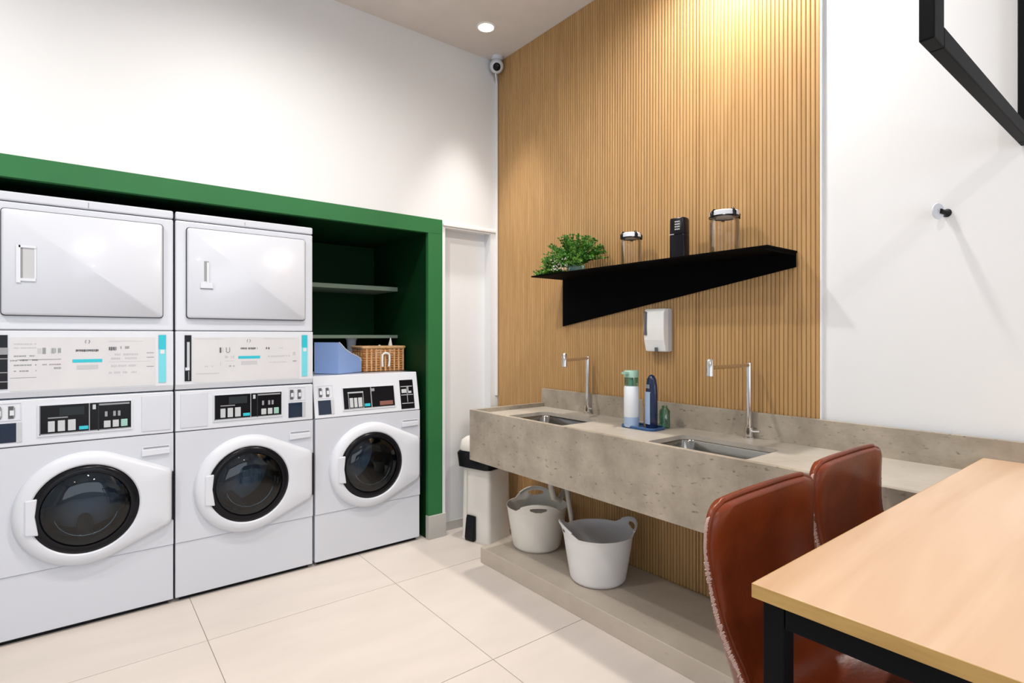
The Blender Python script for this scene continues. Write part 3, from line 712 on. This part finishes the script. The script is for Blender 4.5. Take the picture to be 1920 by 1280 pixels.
# ---------------------------------------------------------------- black wall shelf with its load
SX0 = 2.135; SX1 = XW - .0185; SZ = 1.703
t = thing('wall_shelf', 'matt black metal wall shelf with a tapering back plate on the slatted wall', 'shelf', (SX1, 1.8, SZ))
MB().box(SX0 - SX1, 0, 1.078 - 1.8, 2.520 - 1.8, 0, .008).build('shelf_board', 'shelf_black', t)
MB().prism([(2.510 - 1.8, 0), (2.510 - 1.8, -.292), (1.082 - 1.8, -.060), (1.082 - 1.8, 0)], -.006, 0, ax='x').build('back_plate', 'shelf_black', t)
MB().box(SX0 - SX1, -.006, 1.082 - 1.8, 1.086 - 1.8, -.012, 0).build('end_flange', 'shelf_black', t)
ZS = SZ + .0085


def jar(loc, r, h, label):
    t = thing('glass_jar', label, 'jar', loc, 0, 'glass jars on the black shelf')
    MB().lathe([(r - .004, .0), (r, .005), (r, h - .02), (r - .008, h), (r - .011, h - .002), (r - .004, h - .022), (r - .004, .007), (.001, .006)], 32, cap0=True).build('glass', 'jar_glass', t, smooth=45)
    MB().lathe([(r - .006, h), (r - .001, h + .003), (r - .001, h + .022), (r - .006, h + .026)], 32, cap0=True, cap1=True).build('lid', 'enamel2', t, smooth=45)
    mb = MB()
    for a in (35, -35, 160, 250):
        q = math.radians(a); mb.tube([(r * math.cos(q) * 1.02, r * math.sin(q) * 1.02, h - .006), (r * math.cos(q) * 1.05, r * math.sin(q) * 1.05, h + .012), (r * .8 * math.cos(q), r * .8 * math.sin(q), h + .028)], .008, 8)
    mb.lathe([(r + .001, h - .003), (r + .003, h), (r + .001, h + .003)], 32)
    mb.build('clip', 'black', t, smooth=50)
    return t
jar((2.27, 1.872, ZS), .052, .150, 'small clear glass jar with white clip lid, right of the plant on the black shelf')
jar((2.27, 1.342, ZS), .064, .170, 'larger clear glass jar with white clip lid at the right end of the black shelf')
t = thing('black_canister', 'black rounded canister with faint lettering between the two glass jars', 'canister', (2.255, 1.566, ZS), math.radians(8))
pr = rrect(0, 0, .030, .040, .014, 4)
MB().loops([[(x, y, z) for x, y in pr] for z in (0, .120)], None, True, True).build('body', 'black', t, bevel=.002, smooth=40)
MB().loops([[(x * k_, y * k_, z) for x, y in pr] for z, k_ in ((.122, 1), (.192, .98), (.200, .90))], None, True, True).build('cap', 'black', t, smooth=40)
p = MB()
for z in (.178, .166, .154, .142): 
    for q in range(3): p.box(-.0312, -.0296, -.016 + q * .009, -.010 + q * .009, z, z + .006)
p.box(-.0312, -.0296, .012, .036, .121, .124); p.build('lettering', 'ink_pale', t)


def plant():
    random.seed(11)
    t = thing('potted_plant', 'bushy green potted plant trailing over the left end of the black shelf', 'plant', (2.24, 2.25, ZS))
    MB().lathe([(.034, 0), (.046, .008), (.054, .036), (.050, .044), (.044, .040)], 24, cap0=True).build('pot', 'pump_green', t, smooth=50)
    MB().lathe([(.046, .040), (.001, .044)], 24, cap1=True).build('soil', 'ink_dark', t)
    def leaf(mb, p, d, L_, w_, m):
        d = d.normalized(); s_ = d.cross(Vector((random.uniform(-1, 1), random.uniform(-1, 1), random.uniform(-.5, 1)))).normalized(); n = s_.cross(d)
        a = p; b = p + d * L_ * .5 + n * L_ * .06
        mb.add([a, b + s_ * w_, p + d * L_, b - s_ * w_], [(0, 1, 2, 3)], m)
    mb = MB(); st = MB()
    def frond(p0, d0, n, step, L_, m):
        p = Vector(p0); d = Vector(d0).normalized(); pts = [p.copy()]
        for i in range(n):
            p = p + d * step; d = (d + Vector((random.uniform(-.15, .15), random.uniform(-.15, .15), -.06))).normalized()
            if p.z < .004: p.z = .004; d.z = abs(d.z) * .2
            if p.x > .11: p.x = .11
            pts.append(p.copy()); k = 1 - .5 * i / n
            for q in range(5):
                v = Vector((random.uniform(-1, 1), random.uniform(-1, 1), random.uniform(-.3, 1))); leaf(mb, p, d * .6 + v * .8, L_ * k, L_ * k * .28, m if random.random() < .75 else 'leaf2')
        st.tube(pts, .0016, 5)
    for q in range(105):
        a = random.uniform(0, 2 * PI); e = random.uniform(.3, 1.45); frond((.02 * math.cos(a), .02 * math.sin(a), .045), (math.cos(a) * math.cos(e) * .75, math.sin(a) * math.cos(e) * 1.15, math.sin(e)), 9, .0185 if math.sin(a) < .3 else .019, .026, 'leaf')
    for q in range(80):
        p = (random.uniform(-.098, -.045), random.uniform(-.13, .17), .018 + random.uniform(0, .04)); frond(p, (random.uniform(-.1, .1), random.uniform(-.2, 1), random.uniform(0, .6)), 4, .012, .02, 'leaf2' if q % 2 else 'leaf')
    for q in range(90):
        frond((random.uniform(-.10, .06), random.uniform(.13, .235), .006), (random.uniform(-.5, .5), random.uniform(-.3, .8), random.uniform(.1, .9)), 3, .009, .016, 'leaf2' if q % 3 else 'leaf')
    for q in range(26):
        frond((random.uniform(-.09, -.01), random.uniform(.08, .14), .02), (random.uniform(-.35, .05), 1, .0), 7, .018, .019, 'leaf2')
    o = mb.build('foliage', None, t); o['kind'] = 'stuff'
    o = st.build('stems', 'leaf', t); o['kind'] = 'stuff'
    fl = MB()
    for q in range(90):
        c = Vector((random.uniform(-.105, -.075), random.uniform(-.03, .10), random.uniform(.01, .085))); r = .0045
        fl.add([c + Vector(v) * r for v in ((1, 0, 0), (-1, 0, 0), (0, 1, 0), (0, -1, 0), (0, 0, 1), (0, 0, -1))], [(0, 2, 4), (2, 1, 4), (1, 3, 4), (3, 0, 4), (2, 0, 5), (1, 2, 5), (3, 1, 5), (0, 3, 5)])
    o = fl.build('white_blossom', 'cloth', t); o['kind'] = 'stuff'; o['label'] = 'tiny white flowers'
plant()

# ---------------------------------------------------------------- wall hook, corner camera
t = thing('wall_hook', 'small white wall hook with black stem on the bare white wall', 'hook', (XW, .578, 1.785))
MB().tube([(-.001, -.006, 0), (-.018, -.004, .0), (-.036, .004, .004)], [.015, .008, .009], 14).build('stem', 'black', t, smooth=50)
L = MB().lathe([(.001, -.003), (.027, -.003), (.029, 0), (.027, .003), (.001, .003)], 24, ax='y').build('disc', 'enamel2', t, smooth=50, loc=(-.040, .010, .004), rot=(0, math.radians(25), math.radians(-22)))
t = thing('security_camera', 'small white dome camera with black lens fixed in the ceiling corner', 'camera', (2.345, 3.145, CEIL))
MB().lathe([(.042, 0), (.042, -.012), (.030, -.020), (.020, -.03)], 28, cap1=True).build('mount', 'enamel2', t, smooth=45)
hd = MB().lathe([(.001, -.045), (.034, -.040), (.046, -.02), (.050, .01), (.042, .035), (.022, .052), (.001, .056)], 28, ax='y').build('head', 'enamel2', t, smooth=60, loc=(-.006, -.004, -.068), rot=(math.radians(30), 0, math.radians(-35)))
MB().lathe([(.001, -.052), (.020, -.051), (.026, -.047), (.028, -.036)], 24, ax='y').build('lens', 'black', hd, smooth=60)
MB().tube([(.0, .02, -.10), (.02, .036, -.13), (.036, .052, -.16)], .007, 8).build('cable', 'enamel2', t, smooth=60)


# ---------------------------------------------------------------- pedal bin
t = thing('pedal_bin', 'white pedal bin with black lid band left of the stone counter', 'bin', (2.085, 2.885, 0), math.atan2(.252, .968))
W_, D_ = .245, .245     # local x: depth (into the wall), local y: width
b = MB(); L = []
for z, k in ((0, .0), (.02, -.004), (.47, -.010)):
    q = -k; pts = rrect(D_ / 2, W_ / 2, D_ / 2 + k + .004, W_ / 2 + k + .004, .03, 5); L.append([(x, y, z) for x, y in pts])
b.loops(L, None, True, True).build('bucket', 'bin_white', t, smooth=40)
MB().loops([[(x, y, z) for x, y in rrect(D_ / 2 - .01, W_ / 2, D_ / 2 + k, W_ / 2 + k, .035, 5)] for z, k in ((.472, -.004), (.48, .014), (.57, .022), (.585, .012))], None, True, True).build('lid_band', 'black', t, smooth=40)
MB().loops([[(x, y, z) for x, y in rrect(D_ / 2 - .01, W_ / 2, D_ / 2 + k, W_ / 2 + k, .04, 5)] for z, k in ((.586, .008), (.60, .012), (.655, .002), (.675, -.02), (.682, -.06))], None, True, True).build('lid', 'bin_white', t, smooth=50)
MB().prism([(-.014, .004), (-.030, 0), (-.036, .02), (-.022, .14), (-.014, .165), (-.002, .165), (-.002, .004)], .105, .180, ax='y').build('pedal', 'black', t, bevel=.006)
MB().box(-.008, -.0045, .185, .190, .03, .46).build('edge_rib', 'bin_white', t)


# ---------------------------------------------------------------- flexible tubs
def tub(loc, rz, label, m):
    t = thing('laundry_tub', label, 'tub', loc, rz, 'flexible tubs under the counter')
    n = 220; rb, rt, H = .140, .183, .262; th = .005
    def rimz(a):   # saddle rim, high at the two handles (local +-x)
        c = abs(math.cos(a)); return H - .012 + .050 * max(0, (c - .72) / .28) ** 1.1
    rows = 64; vs = []; fs = []
    def pt(i, a, inner):
        f_ = i / rows; z = rimz(a) * f_; r = rb + (rt - rb) * (z / H) ** .9
        if z < .02: r -= .012 * (1 - z / .02) ** 2
        if inner: r -= th; z = max(z, .005)
        flare = .006 * max(0, (z - H + .03) / .03) if z > H - .03 else 0
        r += flare
        return (r * math.cos(a), r * math.sin(a), z)
    def hole(i, a):
        f_ = (i + .5) / rows; z = rimz(a) * f_
        aa = (a + PI / 2) % PI - PI / 2
        return ((aa * rt) / .048) ** 2 + ((z - (H + .006)) / .0150) ** 2 < 1
    idx = {}
    for inner in (0, 1):
        for i in range(rows + 1):
            for k in range(n): idx[(inner, i, k)] = len(vs); vs.append(pt(i, 2 * PI * k / n, inner))
    for i in range(rows):
        for k in range(n):
            am = 2 * PI * (k + .5) / n
            if hole(i, am): continue
            k2 = (k + 1) % n
            fs.append((idx[0, i, k], idx[0, i, k2], idx[0, i + 1, k2], idx[0, i + 1, k])); fs.append((idx[1, i, k], idx[1, i + 1, k], idx[1, i + 1, k2], idx[1, i, k2]))
            for (di, dk) in ((1, 0), (-1, 0), (0, 1), (0, -1)):
                ii, kk = i + di, (k + dk) % n
                if ii >= rows or ii < 0 or hole(ii, 2 * PI * (kk + .5) / n):
                    if ii < 0: continue
                    if di == 1: e = ((i + 1, k), (i + 1, k2))
                    elif di == -1: e = ((i, k), (i, k2))
                    elif dk == 1: e = ((i, k2), (i + 1, k2))
                    else: e = ((i, k), (i + 1, k))
                    fs.append((idx[(0,) + e[0]], idx[(0,) + e[1]], idx[(1,) + e[1]], idx[(1,) + e[0]]))
    fs.append(tuple(idx[0, 0, k] for k in range(n))); fs.append(tuple(idx[1, 0, k] for k in range(n)))
    MB().add(vs, fs).build('bucket', m, t, smooth=50)
    for s in (0, PI):
        pts = []
        for q in range(13):
            a = s + math.radians(-32 + 64 * q / 12); x, y, z = pt(rows, a, 0); pts.append((x * .985, y * .985, z))
        MB().tube(pts, .0062, 8).build('handle', m, t, smooth=60)
    return t
tub((2.168, 2.505, .0905), math.radians(232), 'cream flexible tub nearer the pedal bin, under the counter', 'basket_cream')
tub((2.122, 1.968, .0905), math.radians(-32), 'white flexible tub nearest the viewer, under the counter', 'basket_white')

# ---------------------------------------------------------------- table
t = thing('high_table', 'oak-topped table with black steel frame whose far end rests on the stone counter', 'table', (.869, .464, 0))
TX = XB - .022 - .869
tt = MB().box(0, TX, -1.05, 0, .9215, .9445).build('tabletop', 'table', t, bevel=.0008)
MB().box(-.0012, -.0002, -1.05, 0, .9220, .9440).box(0, TX, .0002, .0012, .9220, .9440).build('edge_band', 'table_edge', tt)
fr = MB(); fr.box(.048, .924, -.046, -.012, .884, .9205).box(.012, .046, -1.004, -.048, .884, .9205).box(.048, .924, -1.04, -1.006, .884, .9205).box(.89, .924, -1.006, -.046, .884, .9205)
fr.build('under_frame', 'blackm', t, bevel=.001)
for x, y in ((.012, -.046), (.012, -1.04)): MB().box(x, x + .034, y, y + .034, 0, .9205).build('leg', 'blackm', t, bevel=.0015)


# ---------------------------------------------------------------- chairs
def chair(cx, y0, dz, label):
    t = thing('bar_chair', label, 'chair', (cx, y0, 0), 0, 'russet leather bar chairs pushed up to the table')
    # profile from seat front to back top: (y, z, halfwidth, wing)
    K = [(-.40, .655, .175, .00), (-.36, .680, .186, .01), (-.28, .672, .192, .02), (-.18, .650, .192, .04), (-.08, .635, .192, .07), (-.015, .665, .194, .085), (.012, .73, .190, .078), (.022, .80, .193, .058), (.022, .87, .199, .040), (.018, .94, .210, .030), (.010, .985, .2125, .022), (.005, 1.012, .208, .018), (.002, 1.028, .193, .014), (.000, 1.036, .165, .010)]
    def interp(s):
        s = s * (len(K) - 1); i = min(int(s), len(K) - 2); f_ = s - i
        p0 = K[max(i - 1, 0)]; p1 = K[i]; p2 = K[i + 1]; p3 = K[min(i + 2, len(K) - 1)]
        return [.5 * ((2 * b_) + (-a_ + c_) * f_ + (2 * a_ - 5 * b_ + 4 * c_ - d_) * f_ ** 2 + (-a_ + 3 * b_ - 3 * c_ + d_) * f_ ** 3) for a_, b_, c_, d_ in zip(p0, p1, p2, p3)]
    NU, NV = 24, 60; g = []
    for j in range(NV + 1):
        s = j / NV; y, z, hw, wg = interp(s)
        y1, z1, _, _ = interp(max(0, s - .01)); y2, z2, _, _ = interp(min(1, s + .01))
        tv_ = Vector((0, y2 - y1, z2 - z1)).normalized(); nv = Vector((0, -tv_.z, tv_.y))  # towards sitter
        row = []
        for i in range(NU + 1):
            u = -1 + 2 * i / NU
            # gentle padding and centre crease near the top of the back
            pad = .012 * (1 - u * u) if s > .5 else .016 * (1 - u ** 4)
            p = Vector((u * hw, y, z)) + nv * (wg * abs(u) ** 2.6 + pad * .4)
            row.append(p)
        g.append(row)
    th = .034; vs = []; fs = []
    def vid(side, j, i): return side * (NV + 1) * (NU + 1) + j * (NU + 1) + i
    nrm = [[None] * (NU + 1) for _ in range(NV + 1)]
    for j in range(NV + 1):
        for i in range(NU + 1):
            a = g[min(j + 1, NV)][i] - g[max(j - 1, 0)][i]; b_ = g[j][min(i + 1, NU)] - g[j][max(i - 1, 0)]
            nrm[j][i] = b_.cross(a).normalized()
    for side in (0, 1):
        for j in range(NV + 1):
            for i in range(NU + 1):
                e = min(1, min(NU - i, i) / 2.0, min(j, NV - j) / 3.0); k = th * .5 * (.45 + .55 * math.sqrt(e))
                vs.append(g[j][i] + nrm[j][i] * (k if side == 0 else -k))
    for j in range(NV):
        for i in range(NU):
            fs.append((vid(0, j, i), vid(0, j, i + 1), vid(0, j + 1, i + 1), vid(0, j + 1, i))); fs.append((vid(1, j, i), vid(1, j + 1, i), vid(1, j + 1, i + 1), vid(1, j, i + 1)))
    edge = [(j, 0) for j in range(NV + 1)] + [(NV, i) for i in range(1, NU + 1)] + [(j, NU) for j in range(NV - 1, -1, -1)] + [(0, i) for i in range(NU - 1, 0, -1)]
    for q in range(len(edge)):
        a = edge[q]; b_ = edge[(q + 1) % len(edge)]; fs.append((vid(0, *a), vid(1, *a), vid(1, *b_), vid(0, *b_)))
    sh = MB().add(vs, fs).build('shell', 'leather', t, smooth=70)
    sh.location = (0, 0, dz)
    pts = [tuple(g[j][i]) for j, i in edge if not (j == 0)]
    out = []
    for (j, i) in [e_ for e_ in edge if e_[0] > 0]:
        c_ = Vector((0, g[j][i].y, g[j][i].z)); d_ = Vector((math.copysign(1, g[j][i].x), 0, 0)) if j < NV else Vector((0, 0, 1)); out.append(tuple(g[j][i] + d_ * .003))
    MB().tube(out, .0055, 8).build('piping', 'leather', sh, smooth=60)
    # frayed pale stitching down both sides
    st = MB()
    for s_i in (0, NU):
        for j in range(6, NV - 8):
            for q in range(7):
                f_ = q / 7; p = g[j][s_i].lerp(g[j + 1][s_i], f_); sx = -1 if s_i == 0 else 1
                o_ = p + Vector((sx * .0085, 0, 0)); nn = nrm[j][s_i]; r_ = random.uniform(.002, .0055) if j < 42 else .0025
                tt_ = (g[j + 1][s_i] - g[j][s_i]).normalized()
                a_ = o_ - nn * r_ - tt_ * .0012 ; b2 = o_ + nn * r_ * random.uniform(.5, 1) + tt_ * random.uniform(0, .004)
                st.tube([a_, b2], .0014, 4)
    so = st.build('stitching', 'stitch', sh); so['label'] = 'frayed pale stitching along the edges'; so['kind'] = 'stuff'
    for sx in (-1, 1):
        for (ya, yb) in ((-.30, -.36), (-.06, -.02)):
            MB().tube([(sx * .13, ya, .640), (sx * .185, yb, .0)], .011, 10).build('leg', 'blackm', t, smooth=50)
    MB().tube([(-.152, -.315, .29), (.152, -.315, .29)], .009, 8).tube([(-.168, -.335, .26), (.168, -.335, .26)], .001, 4).build('footrest', 'blackm', t, smooth=50)
    MB().box(-.135, .135, -.31, -.05, .620, .634).build('seat_plate', 'blackm', t)
    t['label'] = label
    return t
chair(1.126, .584, 0, 'near russet leather bar chair at the left corner of the table')
chair(1.577, .592, .008, 'far russet leather bar chair beside the counter, partly behind the near one')

# ---------------------------------------------------------------- black hanging frame
t = thing('hanging_frame', 'black metal frame hanging over the table, only its lower corner in view', 'frame', (1.389, .35, 1.968))
w1, tk, W2, H2 = .068, .028, 1.0205, .80
MB().box(0, w1, 0, tk, 0, H2).build('upright', 'blackm', t, bevel=.003)
MB().box(W2 - .052, W2, 0, tk, 0, H2).build('upright', 'blackm', t, bevel=.003)
MB().box(w1, W2 - .052, 0, tk, 0, .046).build('bottom_bar', 'blackm', t, bevel=.003)
MB().box(w1, W2 - .052, 0, tk, H2 - .05, H2).build('top_bar', 'blackm', t, bevel=.003)
for x in (.06, W2 - .06): MB().tube([(x, tk / 2, H2 - .01), (x, tk / 2, CEIL - 1.968)], .006, 8).build('hanging_rod', 'blackm', t)
